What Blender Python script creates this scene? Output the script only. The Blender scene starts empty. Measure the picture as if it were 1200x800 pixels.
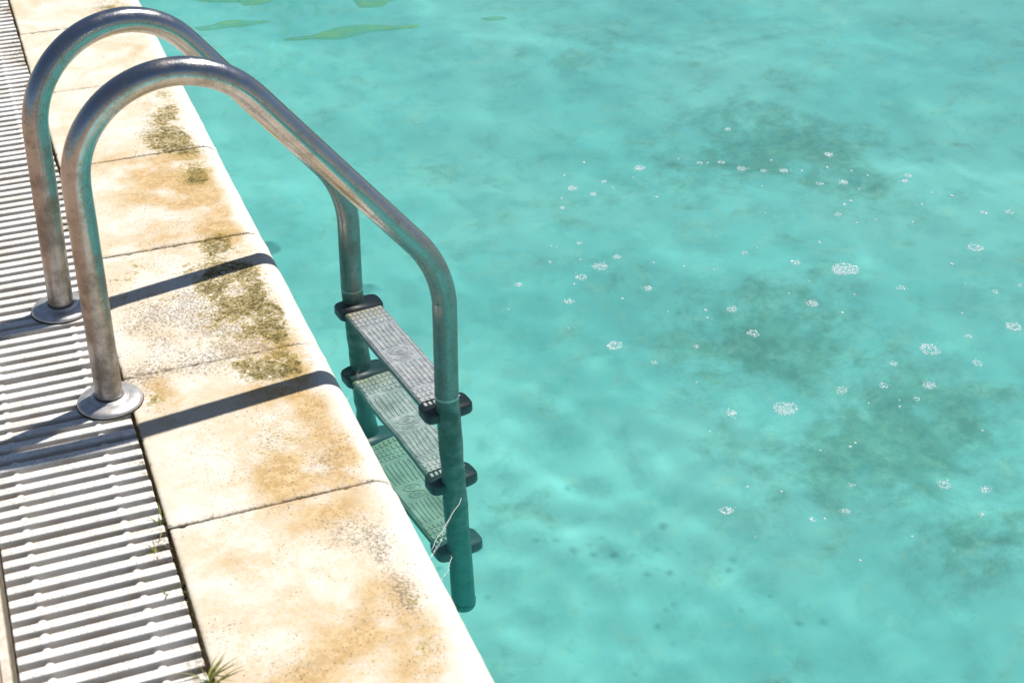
import bpy, bmesh, math, random
from mathutils import Vector, noise, Matrix

random.seed(7)
S = bpy.context.scene
COL = S.collection
PI = math.pi
ZW = -0.1465            # water level (coping top is z = 0)
ZF = -1.75              # pool floor

# ------------------------------------------------------------------ camera
CAM = Vector((-0.1591, -2.015, 1.58))
RI = Vector((0.9320100, -0.3624189, -0.0031358))
UP = Vector((0.1948372, 0.4937177, 0.8475148))
FW = Vector((0.3056072, 0.7905033, -0.5307625))
FPX = 1735.0
cam = bpy.data.cameras.new('camera'); co = bpy.data.objects.new('camera', cam); COL.objects.link(co)
co.matrix_world = Matrix(((RI.x, UP.x, -FW.x, CAM.x), (RI.y, UP.y, -FW.y, CAM.y), (RI.z, UP.z, -FW.z, CAM.z), (0, 0, 0, 1)))
cam.sensor_width = 36.0; cam.lens = FPX / 1200 * 36; cam.clip_start = 0.05; cam.clip_end = 500
cam.dof.use_dof = True; cam.dof.focus_distance = 3.25; cam.dof.aperture_fstop = 6.3
S.camera = co

def ray(px, py):
    return (FW * FPX + RI * (px - 600) + UP * (400 - py)).normalized()
def at(px, py, z=0.0):                       # photo pixel -> point on a level plane
    d = ray(px, py); return CAM + d * ((z - CAM.z) / d.z)
def under(px, py, z):                        # photo pixel -> point below the water (refracted)
    d = ray(px, py); s = CAM + d * ((ZW - CAM.z) / d.z)
    h = Vector((d.x, d.y)) / 1.333; dz = -math.sqrt(1 - h.length_squared)
    return s + Vector((h.x, h.y, dz)) * ((z - ZW) / dz)

# ------------------------------------------------------------------ scene helpers
def link(name, me, mat=None, parent=None, smooth=False, label=None, cat=None, group=None, kind=None):
    o = bpy.data.objects.new(name, me); COL.objects.link(o)
    if mat is not None: me.materials.append(mat)
    if smooth: me.shade_smooth()
    if parent is not None: o.parent = parent
    tag(o, label, cat, group, kind); receive(o)
    return o
def tag(o, label=None, cat=None, group=None, kind=None):
    if label: o['label'] = label
    if cat: o['category'] = cat
    if group: o['group'] = group
    if kind: o['kind'] = kind
def receive(o):
    try: o.cycles.is_caustics_receiver = True
    except Exception: pass
def empty(name, loc, label, cat, group=None):
    o = bpy.data.objects.new(name, None); COL.objects.link(o); o.location = loc
    o.empty_display_size = 0.05; tag(o, label, cat, group); return o
def from_bm(bm, name):
    me = bpy.data.meshes.new(name); bm.normal_update(); bm.to_mesh(me); bm.free(); return me
def box(bm, x0, x1, y0, y1, z0, z1, bev=0.0, seg=2):
    r = bmesh.ops.create_cube(bm, size=1.0)
    vs = r['verts']
    for v in vs:
        v.co = Vector(((x0 + x1) / 2 + v.co.x * (x1 - x0), (y0 + y1) / 2 + v.co.y * (y1 - y0), (z0 + z1) / 2 + v.co.z * (z1 - z0)))
    if bev > 0:
        es = set(e for v in vs for e in v.link_edges)
        bmesh.ops.bevel(bm, geom=list(es), offset=bev, segments=seg, affect='EDGES', profile=0.5)
def lathe(bm, prof, n=48, c=(0, 0, 0)):
    rings = []
    for r, z in prof:
        if r < 1e-6: rings.append([bm.verts.new((c[0], c[1], c[2] + z))])
        else: rings.append([bm.verts.new((c[0] + r * math.cos(2 * PI * i / n), c[1] + r * math.sin(2 * PI * i / n), c[2] + z)) for i in range(n)])
    for a, b in zip(rings, rings[1:]):
        for i in range(n):
            j = (i + 1) % n
            if len(a) == 1: bm.faces.new((a[0], b[i], b[j]))
            elif len(b) == 1: bm.faces.new((a[i], b[0], a[j]))
            else: bm.faces.new((a[i], b[i], b[j], a[j]))
def catmull(pts, sub):
    out = []; P = [pts[0]] + pts + [pts[-1]]
    for i in range(1, len(P) - 2):
        a, b, c, d = P[i - 1], P[i], P[i + 1], P[i + 2]
        for k in range(sub):
            t = k / sub
            out.append(0.5 * ((2 * b) + (c - a) * t + (2 * a - 5 * b + 4 * c - d) * t * t + (3 * b - a - 3 * c + d) * t ** 3))
    out.append(pts[-1]); return out
def tube(bm, pts, rad, n=40, cap=True):
    rings = []; prev = None
    for i, p in enumerate(pts):
        t = (pts[min(i + 1, len(pts) - 1)] - pts[max(i - 1, 0)]).normalized()
        if prev is None:
            a = Vector((0, 1, 0)) if abs(t.y) < 0.9 else Vector((1, 0, 0))
            u = (a - t * a.dot(t)).normalized()
        else: u = (prev - t * prev.dot(t)).normalized()
        prev = u; w = t.cross(u)
        r = rad(i / (len(pts) - 1)) if callable(rad) else rad
        rings.append([bm.verts.new(p + (u * math.cos(2 * PI * k / n) + w * math.sin(2 * PI * k / n)) * r) for k in range(n)])
    for a, b in zip(rings, rings[1:]):
        for k in range(n): bm.faces.new((a[k], a[(k + 1) % n], b[(k + 1) % n], b[k]))
    if cap:
        bm.faces.new(rings[0][::-1]); bm.faces.new(rings[-1])

# ------------------------------------------------------------------ node helpers
class N:
    def __init__(s, name):
        s.m = bpy.data.materials.new(name); s.m.use_nodes = True
        s.t = s.m.node_tree; s.t.nodes.clear(); s.out = s.t.nodes.new('ShaderNodeOutputMaterial')
    def add(s, typ, **kw):
        n = s.t.nodes.new(typ)
        for k, v in kw.items():
            if k[0] == '_': setattr(n, k[1:], v)
        return n
    def L(s, a, b): s.t.links.new(a, b)
    def set(s, sock, v):
        if hasattr(v, 'is_linked') or hasattr(v, 'links'): s.L(v, sock)
        else:
            sock.default_value = v
    def coord(s, which='Object'): return s.add('ShaderNodeTexCoord').outputs[which]
    def geo_pos(s): return s.add('ShaderNodeNewGeometry').outputs['Position']
    def noise(s, vec, scale, detail=4, rough=0.55, dist=0.0, col=False):
        n = s.add('ShaderNodeTexNoise'); s.L(vec, n.inputs['Vector'])
        n.inputs['Scale'].default_value = scale; n.inputs['Detail'].default_value = detail
        n.inputs['Roughness'].default_value = rough; n.inputs['Distortion'].default_value = dist
        return n.outputs['Color' if col else 'Fac']
    def vor(s, vec, scale, feat='F1', out='Distance'):
        n = s.add('ShaderNodeTexVoronoi'); n.feature = feat; s.L(vec, n.inputs['Vector']); n.inputs['Scale'].default_value = scale
        return n.outputs[out]
    def math(s, op, a, b=None, c=None, clamp=False):
        n = s.add('ShaderNodeMath'); n.operation = op; n.use_clamp = clamp
        s.set(n.inputs[0], a)
        if b is not None: s.set(n.inputs[1], b)
        if c is not None: s.set(n.inputs[2], c)
        return n.outputs[0]
    def ramp(s, v, a, b, lo=0.0, hi=1.0):
        n = s.add('ShaderNodeMapRange'); n.interpolation_type = 'SMOOTHSTEP'
        s.set(n.inputs['Value'], v); n.inputs['From Min'].default_value = a; n.inputs['From Max'].default_value = b
        n.inputs['To Min'].default_value = lo; n.inputs['To Max'].default_value = hi
        return n.outputs[0]
    def mix(s, f, a, b, mode='MIX'):
        n = s.add('ShaderNodeMix'); n.data_type = 'RGBA'; n.blend_type = mode
        s.set(n.inputs['Factor'], f)
        for sock, v in ((n.inputs[6], a), (n.inputs[7], b)):
            if isinstance(v, tuple): sock.default_value = (*v, 1.0)
            else: s.L(v, sock)
        return n.outputs[2]
    def scale(s, vec, xyz):
        n = s.add('ShaderNodeMapping'); s.L(vec, n.inputs['Vector']); n.inputs['Scale'].default_value = xyz; return n.outputs[0]
    def bump(s, h, strength, dist, normal=None):
        n = s.add('ShaderNodeBump'); s.L(h, n.inputs['Height']); n.inputs['Strength'].default_value = strength; n.inputs['Distance'].default_value = dist
        if normal is not None: s.L(normal, n.inputs['Normal'])
        return n.outputs[0]
    def attr(s, name):
        n = s.add('ShaderNodeAttribute'); n.attribute_name = name
        sep = s.add('ShaderNodeSeparateColor'); s.L(n.outputs['Color'], sep.inputs[0]); return sep.outputs
    def pbr(s, col, rough, metal=0.0, normal=None, spec=0.5, **kw):
        p = s.add('ShaderNodeBsdfPrincipled')
        if isinstance(col, tuple): p.inputs['Base Color'].default_value = (*col, 1)
        else: s.L(col, p.inputs['Base Color'])
        s.set(p.inputs['Roughness'], rough); s.set(p.inputs['Metallic'], metal)
        p.inputs['Specular IOR Level'].default_value = spec
        if normal is not None: s.L(normal, p.inputs['Normal'])
        for k, v in kw.items(): s.set(p.inputs[k.replace('_', ' ')], v)
        s.L(p.outputs[0], s.out.inputs['Surface']); return s.m

# ------------------------------------------------------------------ materials
def mat_stone():
    n = N('weathered_limestone'); p = n.geo_pos()
    R, G, B = n.attr('stain')[:3]
    G = n.math('MINIMUM', n.math('MULTIPLY', G, 1.25), 0.80); B = n.math('MINIMUM', n.math('MULTIPLY', B, 1.0), 0.72)
    fine = n.noise(p, 420, 3, 0.6); mid = n.noise(p, 70, 6, 0.68); big = n.noise(p, 9, 5, 0.62, 0.5); n25 = n.noise(p, 24, 6, 0.68, 0.4); n150 = n.noise(p, 160, 4, 0.7)
    c0 = lambda v, k: n.math('MULTIPLY', n.math('SUBTRACT', v, 0.5), k)
    S_ = lambda *a: a[0] if len(a) == 1 else n.math('ADD', a[0], S_(*a[1:]))
    col = n.mix(n.ramp(big, 0.36, 0.66), (0.665, 0.625, 0.555), (0.60, 0.52, 0.40))
    col = n.mix(n.ramp(n25, 0.50, 0.70, 0, 0.7), col, (0.68, 0.655, 0.60))
    col = n.mix(n.ramp(S_(n25, c0(mid, 0.7)), 0.34, 0.18, 0, 0.5), col, (0.43, 0.33, 0.22))
    xx = n.add('ShaderNodeSeparateXYZ'); n.L(p, xx.inputs[0])
    nose = n.ramp(S_(xx.outputs[0], c0(n25, 0.08), c0(mid, 0.02)), 0.335, 0.372)
    col = n.mix(n.math('MULTIPLY', nose, 0.7), col, (0.67, 0.645, 0.60))
    # orange / ochre staining
    oc = S_(R, c0(big, 0.6), c0(n25, 0.6), c0(mid, 1.0), c0(n150, 0.7))
    ochre = n.mix(n.ramp(S_(mid, c0(n25, 0.8)), 0.34, 0.68), (0.41, 0.255, 0.085), (0.57, 0.415, 0.22))
    col = n.mix(n.ramp(oc, -0.02, 0.95, 0, 0.9), col, ochre)
    # grey-brown layer of dirt, granular
    gr = S_(n.math('MULTIPLY', B, 0.85), c0(n150, 2.6), c0(n25, 0.9), c0(fine, 1.0))
    col = n.mix(n.ramp(gr, 0.34, 0.90, 0, 0.78), col, (0.175, 0.14, 0.105))
    # lichen: olive crust with dark cores
    n95 = n.noise(p, 110, 6, 0.8, 0.4); li = S_(n.math('MULTIPLY', G, 0.85), c0(n25, 1.1), c0(mid, 1.2), c0(n95, 1.9), c0(n150, 1.0))
    col = n.mix(n.ramp(li, 0.30, 0.66, 0, 0.8), col, n.mix(n.ramp(S_(n150, c0(mid, 0.8)), 0.34, 0.66), (0.22, 0.16, 0.025), (0.44, 0.335, 0.075)))
    col = n.mix(n.ramp(S_(n.math('MULTIPLY', G, 0.80), c0(mid, 1.5), c0(n150, 1.9), c0(n25, 1.0)), 0.55, 0.88, 0, 0.9), col, (0.07, 0.055, 0.02))
    # small dark specks everywhere, more where it is dirty
    dirt = S_(n.noise(p, 16, 3, 0.6), n.math('MULTIPLY', S_(B, G, n.math('MULTIPLY', R, 0.45)), 0.28))
    sp = n.math('MULTIPLY', n.ramp(S_(n.vor(p, 150), c0(n150, 0.35)), 0.10, 0.26, 1, 0), n.ramp(dirt, 0.52, 0.70))
    col = n.mix(n.math('MULTIPLY', sp, 0.8), col, (0.10, 0.065, 0.04))
    h = n.math('ADD', n.math('MULTIPLY', fine, 0.35), n.math('ADD', mid, n.math('MULTIPLY', sp, -0.5)))
    h = n.math('ADD', h, n.math('MULTIPLY', n.ramp(li, 0.4, 1.0), 0.7))
    return n.pbr(col, n.ramp(mid, 0.3, 0.7, 0.72, 0.9), normal=n.bump(h, 0.6, 0.0025), spec=0.3)

def mat_steel(dark=0.0, name='weathered_stainless_steel'):
    n = N(name); p = n.coord('Object'); g = n.geo_pos()
    z = n.add('ShaderNodeSeparateXYZ'); n.L(g, z.inputs[0]); xs = z
    sc = n.noise(n.scale(g, (1, 1, 0.12)), 260, 4, 0.6); sp = n.noise(g, 190, 5, 0.72); bl = n.noise(g, 22, 5, 0.65)
    tea = n.ramp(n.math('ADD', n.math('MULTIPLY', bl, 0.6), n.math('MULTIPLY', sp, 0.4)), 0.44, 0.66)
    col = n.mix(n.math('MULTIPLY', tea, 0.6), (0.51, 0.51, 0.515), (0.27, 0.215, 0.155))
    pit = n.ramp(n.vor(g, 240), 0.10, 0.20, 1, 0); pitm = n.math('MULTIPLY', pit, n.ramp(sp, 0.5, 0.62))
    col = n.mix(n.math('MULTIPLY', pitm, 0.6), col, (0.17, 0.11, 0.07))
    dark_refl = n.math('MULTIPLY', n.ramp(n.math('ADD', z.outputs[2], n.math('MULTIPLY', n.math('SUBTRACT', bl, 0.5), 0.25)), 0.30, -0.05, 0, 1), n.ramp(xs.outputs[0], 0.35, 0.45))  # dark reflection painted into the upright colour, stronger towards the water
    col = n.mix(n.math('MULTIPLY', dark_refl, 0.4), col, (0.10, 0.105, 0.085))
    # lime scale and algae at the waterline; below, water haze painted on with depth
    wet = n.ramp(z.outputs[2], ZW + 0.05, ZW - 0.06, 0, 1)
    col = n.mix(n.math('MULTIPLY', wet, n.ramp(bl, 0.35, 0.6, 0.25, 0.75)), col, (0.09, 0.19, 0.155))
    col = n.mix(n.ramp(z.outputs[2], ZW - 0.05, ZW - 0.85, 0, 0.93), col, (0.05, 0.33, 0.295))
    ring = n.ramp(n.math('ABSOLUTE', n.math('SUBTRACT', n.math('ADD', z.outputs[2], n.math('MULTIPLY', n.math('SUBTRACT', sp, 0.5), 0.006)), ZW + 0.004)), 0.0008, 0.0035, 0.75, 0)
    col = n.mix(ring, col, (0.70, 0.72, 0.68))
    rough = n.math('ADD', n.ramp(bl, 0.3, 0.7, 0.13, 0.24), n.math('ADD', n.math('MULTIPLY', tea, 0.13), n.math('MULTIPLY', wet, 0.2)))
    rough = n.math('ADD', rough, n.ramp(z.outputs[2], 0.42, 0.05, 0.0, 0.10))
    post = n.math('MULTIPLY', n.math('MULTIPLY', n.ramp(z.outputs[2], 0.50, 0.22), n.ramp(xs.outputs[0], 0.08, 0.02)), n.ramp(bl, 0.3, 0.6, 0.25, 0.6))
    col = n.mix(post, col, (0.17, 0.14, 0.11)); rough = n.math('ADD', rough, n.math('MULTIPLY', post, 0.22))
    metal = n.math('SUBTRACT', 1.0, n.math('ADD', n.math('MULTIPLY', wet, 0.5), n.math('MULTIPLY', pitm, 0.3)), clamp=True)
    h = n.math('ADD', n.math('MULTIPLY', sp, 0.8), n.math('SUBTRACT', sc, n.math('MULTIPLY', pitm, 0.8)))
    return n.pbr(col, rough, metal, n.bump(h, 0.16, 0.0012))

def mat_tread():
    n = N('pressed_step_metal'); g = n.geo_pos(); R, G, B = n.attr('stain')[:3]
    a = n.noise(g, 60, 6, 0.7); b = n.noise(g, 300, 3, 0.6)
    col = n.mix(n.ramp(a, 0.35, 0.65), (0.32, 0.35, 0.41), (0.60, 0.62, 0.65))
    col = n.mix(n.math('MULTIPLY', n.ramp(n.math('ADD', R, n.math('MULTIPLY', n.math('SUBTRACT', a, 0.5), 1.4)), 0.4, 0.8), 0.8), col, (0.36, 0.30, 0.10))
    col = n.mix(n.ramp(n.noise(g, 130, 5, 0.75), 0.55, 0.68, 0, 0.7), col, (0.80, 0.78, 0.72)); col = n.mix(n.ramp(n.noise(g, 85, 6, 0.75, 1.0), 0.46, 0.33, 0, 0.6), col, (0.15, 0.13, 0.10))
    col = n.mix(n.math('MULTIPLY', G, 0.75), col, (0.80, 0.78, 0.70))
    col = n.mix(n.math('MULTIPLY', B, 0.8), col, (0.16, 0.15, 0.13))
    z = n.add('ShaderNodeSeparateXYZ'); n.L(g, z.inputs[0])
    depth_haze = n.ramp(n.math('ADD', z.outputs[2], n.math('MULTIPLY', n.math('SUBTRACT', a, 0.5), 0.3)), -0.22, -0.90, 0.05, 0.88)  # murky water haze put into the step colour, thicker for deeper steps
    col = n.mix(depth_haze, col, (0.11, 0.33, 0.24))
    return n.pbr(col, 0.45, 0.15, n.bump(n.math('ADD', a, b), 0.3, 0.002))

def mat_simple(name, col, rough, var=0.15, sc=60, spec=0.5, bump=0.2, metal=0.0):
    n = N(name); g = n.geo_pos(); a = n.noise(g, sc, 5, 0.65); b = n.noise(g, sc * 6, 3, 0.6)
    c = n.mix(n.ramp(a, 0.35, 0.68), tuple(x * (1 - var) for x in col), tuple(min(1, x * (1 + var)) for x in col))
    return n.pbr(c, rough, metal, n.bump(n.math('ADD', a, n.math('MULTIPLY', b, 0.4)), bump, 0.002), spec)

def mat_grate():
    n = N('white_grate_plastic'); g = n.geo_pos()
    x = n.add('ShaderNodeSeparateXYZ'); n.L(g, x.inputs[0])
    a = n.noise(g, 40, 5, 0.7); b = n.noise(g, 9, 4, 0.6)
    col = n.mix(n.ramp(n.math('ADD', a, n.math('MULTIPLY', n.math('SUBTRACT', b, 0.5), 0.8)), 0.36, 0.74), (0.78, 0.76, 0.73), (0.64, 0.59, 0.52))
    # browner low on the slats; dirt in patches towards the coping
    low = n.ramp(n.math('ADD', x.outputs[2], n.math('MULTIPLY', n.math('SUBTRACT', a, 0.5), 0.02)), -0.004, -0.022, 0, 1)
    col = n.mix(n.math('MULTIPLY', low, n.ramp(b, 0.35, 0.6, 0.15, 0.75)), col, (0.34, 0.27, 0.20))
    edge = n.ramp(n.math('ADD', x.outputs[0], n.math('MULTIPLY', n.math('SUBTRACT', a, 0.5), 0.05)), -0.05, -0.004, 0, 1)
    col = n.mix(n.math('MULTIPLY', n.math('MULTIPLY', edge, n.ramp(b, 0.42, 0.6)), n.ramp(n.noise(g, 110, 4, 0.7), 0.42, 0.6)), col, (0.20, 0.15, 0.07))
    # pimpled anti-slip rows along every slat: dots on a 6 mm grid
    d = n.vor(n.scale(g, (150, 150, 0)), 1.0); nz = n.add('ShaderNodeSeparateXYZ'); n.L(n.add('ShaderNodeNewGeometry').outputs['True Normal'], nz.inputs[0]); dots = n.math('MULTIPLY', n.ramp(d, 0.20, 0.36, 1, 0), n.ramp(nz.outputs[2], 0.6, 0.9))
    col = n.mix(n.math('MULTIPLY', dots, 0.62), col, (0.34, 0.29, 0.24))
    return n.pbr(col, 0.42, 0, n.bump(n.math('SUBTRACT', n.math('MULTIPLY', a, 0.4), dots), 0.35, 0.0015))

def mat_deck():
    n = N('terracotta_deck'); g = n.geo_pos()
    br = n.add('ShaderNodeTexBrick'); n.L(g, br.inputs['Vector']); br.offset = 0.0
    br.inputs['Scale'].default_value = 1.0; br.inputs['Brick Width'].default_value = 0.33; br.inputs['Row Height'].default_value = 0.33
    br.inputs['Mortar Size'].default_value = 0.006; br.inputs['Mortar Smooth'].default_value = 0.3
    br.inputs['Color1'].default_value = (0.37, 0.25, 0.175, 1); br.inputs['Color2'].default_value = (0.31, 0.20, 0.14, 1); br.inputs['Mortar'].default_value = (0.40, 0.34, 0.28, 1)
    a = n.noise(g, 14, 6, 0.65); c = n.mix(n.ramp(a, 0.35, 0.7, 0, 0.6), br.outputs['Color'], (0.46, 0.345, 0.26))
    return n.pbr(c, 0.8, 0, n.bump(n.math('SUBTRACT', n.noise(g, 120, 4), br.outputs['Fac']), 0.4, 0.002), 0.3)

def mat_floor():
    n = N('pool_plaster'); g = n.geo_pos(); R, G, B = n.attr('stain')[:3]
    a = n.noise(g, 5.5, 6, 0.62, 0.5); b = n.noise(g, 24, 5, 0.65, 0.3); c = n.noise(g, 1.3, 3, 0.5)
    col = n.mix(n.ramp(c, 0.35, 0.65), FLOOR_A, FLOOR_B)
    col = n.mix(n.ramp(a, 0.50, 0.75, 0, 0.35), col, FLOOR_C)
    # algae: broken dark clumps, thin between
    cl = n.noise(g, 13, 7, 0.70, 0.15)
    al = n.math('ADD', n.math('MULTIPLY', R, 0.85), n.math('MULTIPLY', n.math('SUBTRACT', a, 0.5), 2.2))
    al = n.math('ADD', al, n.math('MULTIPLY', n.math('SUBTRACT', cl, 0.5), 1.7))
    col = n.mix(n.ramp(al, 0.08, 1.05, 0, 0.78), col, n.mix(n.ramp(b, 0.4, 0.62), ALGAE, (0.115, 0.36, 0.28)))
    col = n.mix(n.ramp(n.noise(g, 17, 6, 0.7, 0.25), 0.52, 0.70, 0, 0.32), col, (0.27, 0.61, 0.46))
    col = n.mix(n.ramp(n.noise(g, 8, 6, 0.66, 0.2), 0.52, 0.34, 0, 0.35), col, (0.105, 0.42, 0.40))
    fl = n.math('MULTIPLY', n.ramp(n.noise(g, 38, 4, 0.7, 0.8), 0.66, 0.76), n.ramp(n.noise(g, 3, 3), 0.42, 0.6))
    col = n.mix(n.math('MULTIPLY', fl, 0.55), col, ALGAE)
    return n.pbr(col, 0.9, 0, None, 0.1)
FLOOR_A = (0.15, 0.555, 0.525); FLOOR_B = (0.195, 0.615, 0.57); FLOOR_C = (0.285, 0.65, 0.53); ALGAE = (0.08, 0.285, 0.24)

def mat_water():
    n = N('pool_water')
    gl = n.add('ShaderNodeBsdfGlass'); gl.inputs['IOR'].default_value = 1.333; gl.inputs['Roughness'].default_value = 0.0
    n.L(gl.outputs[0], n.out.inputs['Surface'])
    return n.m

def mat_foam():
    n = N('foam_bubbles'); g = n.geo_pos()
    tr = n.add('ShaderNodeBsdfTransparent'); p = n.add('ShaderNodeBsdfPrincipled')
    p.inputs['Base Color'].default_value = (0.95, 0.97, 0.98, 1); p.inputs['Roughness'].default_value = 0.12
    lw = n.add('ShaderNodeLayerWeight'); lw.inputs['Blend'].default_value = 0.45
    f = n.ramp(lw.outputs['Facing'], 0.05, 0.6, 0.22, 0.95)
    mx = n.add('ShaderNodeMixShader'); n.L(f, mx.inputs[0]); n.L(tr.outputs[0], mx.inputs[1]); n.L(p.outputs[0], mx.inputs[2])
    n.L(mx.outputs[0], n.out.inputs['Surface']); return n.m

M_STONE = mat_stone(); M_STEEL = mat_steel(); M_TREAD = mat_tread(); M_GRATE = mat_grate(); M_DECK = mat_deck()
M_FLOOR = mat_floor(); M_WATER = mat_water(); M_FOAM = mat_foam()
def mat_cap():
    n = N('black_end_cap_plastic'); g = n.geo_pos(); a = n.noise(g, 60, 5, 0.65)
    z = n.add('ShaderNodeSeparateXYZ'); n.L(g, z.inputs[0])
    depth_haze = n.ramp(n.math('ADD', z.outputs[2], n.math('MULTIPLY', n.math('SUBTRACT', a, 0.5), 0.2)), -0.22, -1.0, 0.0, 0.6)  # teal veil of cloudy water painted onto the deeper caps
    return n.pbr(n.mix(depth_haze, (0.016, 0.018, 0.022), (0.05, 0.24, 0.23)), 0.4, 0, n.bump(a, 0.2, 0.002))
M_BLACK = mat_cap(); pass
M_RUBBER = mat_simple('dark_gasket_rubber', (0.03, 0.027, 0.024), 0.8)
M_CONC = mat_simple('gutter_concrete', (0.46, 0.42, 0.38), 0.9, 0.3, 18, 0.2, 0.5)
M_FLANGE = mat_simple('brushed_flange_steel', (0.60, 0.575, 0.56), 0.42, 0.14, 45, 0.5, 0.12, 0.75)
M_MORTAR = mat_simple('dirty_mortar', (0.13, 0.10, 0.075), 0.95, 0.4, 40, 0.2, 0.6)
M_EDGE = mat_simple('drain_edging_stone', (0.62, 0.56, 0.46), 0.8, 0.2, 40, 0.3, 0.4)
M_GRASS = mat_simple('grass_blade', (0.20, 0.21, 0.045), 0.6, 0.5, 30, 0.3, 0.1)
M_MOSS = mat_simple('dry_moss', (0.13, 0.10, 0.035), 0.95, 0.5, 60, 0.1, 0.6)
M_THREAD = mat_simple('spider_silk', (0.85, 0.85, 0.85), 0.2, 0.05)
M_WALL = mat_simple('pool_wall_plaster', (0.30, 0.66, 0.66), 0.85, 0.15, 6, 0.2, 0.2)

# ------------------------------------------------------------------ stains (world-space blobs: x, y, rx, ry, strength)
def blob(px, py, w, h, s):                                   # size in photo pixels
    c = at(px, py); dx = at(px + w, py) - c; dy = at(px, py + h) - c
    return (c.x, c.y, abs(dx.x) + abs(dy.x) * 0.3 + 1e-3, abs(dy.y) + abs(dx.y) * 0.5 + 1e-3, s)
OCHRE = [blob(*b) for b in (
    (395, 515, 45, 40, .8), (345, 560, 45, 25, .65), (300, 540, 60, 30, .3), (335, 430, 45, 22, .9), (385, 470, 25, 25, .6), (290, 470, 70, 14, .35), (415, 545, 22, 16, .7),
    (465, 690, 35, 30, .5), (430, 745, 60, 40, .48), (490, 740, 25, 30, .6), (380, 610, 45, 14, .65), (290, 640, 50, 18, .35), (300, 700, 60, 40, .25), (360, 780, 80, 25, .45), (500, 785, 40, 20, .6),
    (215, 205, 40, 20, .9), (150, 195, 45, 12, .6), (235, 225, 35, 20, .55), (180, 240, 60, 25, .35), (265, 262, 28, 16, .6), (230, 250, 40, 25, .3), (290, 282, 22, 14, .4), (355, 405, 25, 12, .5),
    (345, 385, 25, 12, .55), (165, 285, 50, 14, .3), (190, 455, 18, 20, .6), (120, 120, 50, 20, .18), (150, 60, 40, 15, .2))]
LICHEN = [blob(*b) for b in (
    (195, 140, 16, 24, .55), (212, 165, 22, 14, .62), (185, 168, 22, 9, .45), (200, 118, 10, 14, .4), (235, 212, 14, 9, .5), (225, 200, 25, 9, .3),
    (292, 345, 32, 20, .62), (270, 322, 30, 10, .6), (312, 372, 24, 14, .55), (300, 392, 30, 8, .45), (335, 350, 8, 14, .35), (265, 282, 25, 10, .6), (250, 290, 18, 8, .4),
    (328, 425, 26, 11, .6), (300, 440, 30, 8, .35), (283, 428, 12, 8, .4), (182, 462, 16, 16, .55), (145, 325, 18, 12, .5), (215, 318, 18, 8, .5), (160, 308, 14, 6, .35),
    (160, 390, 10, 8, .25), (190, 345, 20, 10, .25), (500, 745, 8, 18, .45), (487, 705, 7, 7, .65), (470, 765, 30, 14, .25), (272, 185, 10, 10, .2), (140, 8, 30, 5, .5), (115, 100, 8, 4, .4), (395, 520, 35, 30, .15), (420, 490, 20, 10, .2), (280, 365, 55, 30, .32), (320, 390, 25, 12, .4), (250, 330, 30, 14, .35), (250, 180, 16, 14, .3), (220, 230, 20, 10, .25), (350, 430, 18, 10, .35), (230, 410, 30, 8, .2), (150, 350, 18, 12, .25), (380, 480, 22, 14, .22), (350, 520, 30, 16, .18))]
GREY = [blob(*b) for b in ((290, 375, 60, 26, .45), (230, 350, 60, 30, .3), (210, 160, 30, 22, .35), (180, 260, 50, 25, .15), (370, 540, 45, 25, .3), (430, 710, 40, 40, .2),
    (250, 370, 60, 30, .55), (195, 385, 40, 18, .4), (300, 350, 40, 25, .3), (150, 375, 22, 30, .25), (165, 438, 30, 6, .8), (250, 425, 60, 5, .6), (330, 405, 30, 4, .5),
    (405, 625, 40, 22, .45), (445, 610, 18, 16, .5), (440, 640, 22, 18, .45), (470, 675, 20, 18, .4), (505, 765, 22, 24, .6), (480, 700, 12, 16, .5), (330, 785, 30, 10, .55), (270, 740, 25, 10, .3),
    (240, 560, 40, 40, .15), (330, 520, 60, 50, .25), (390, 500, 40, 40, .22), (190, 150, 25, 20, .35), (130, 6, 30, 5, .6), (60, 5, 20, 4, .3), (200, 300, 60, 4, .3), (175, 450, 12, 20, .4), (220, 60, 14, 14, .2))]
def field(bl, x, y):
    s = 0.0
    for cx, cy, rx, ry, k in bl:
        d = ((x - cx) / rx) ** 2 + ((y - cy) / ry) ** 2
        if d < 6: s += k * math.exp(-0.75 * d)
    return s
def fbm(x, y, z, f): return noise.fractal(Vector((x * f, y * f, z)), 0.9, 2.0, 5)
def paint(me, fn):
    a = me.color_attributes.new('stain', 'FLOAT_COLOR', 'POINT')
    for i, v in enumerate(me.vertices): a.data[i].color = (*fn(v.co), 1.0)

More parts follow.
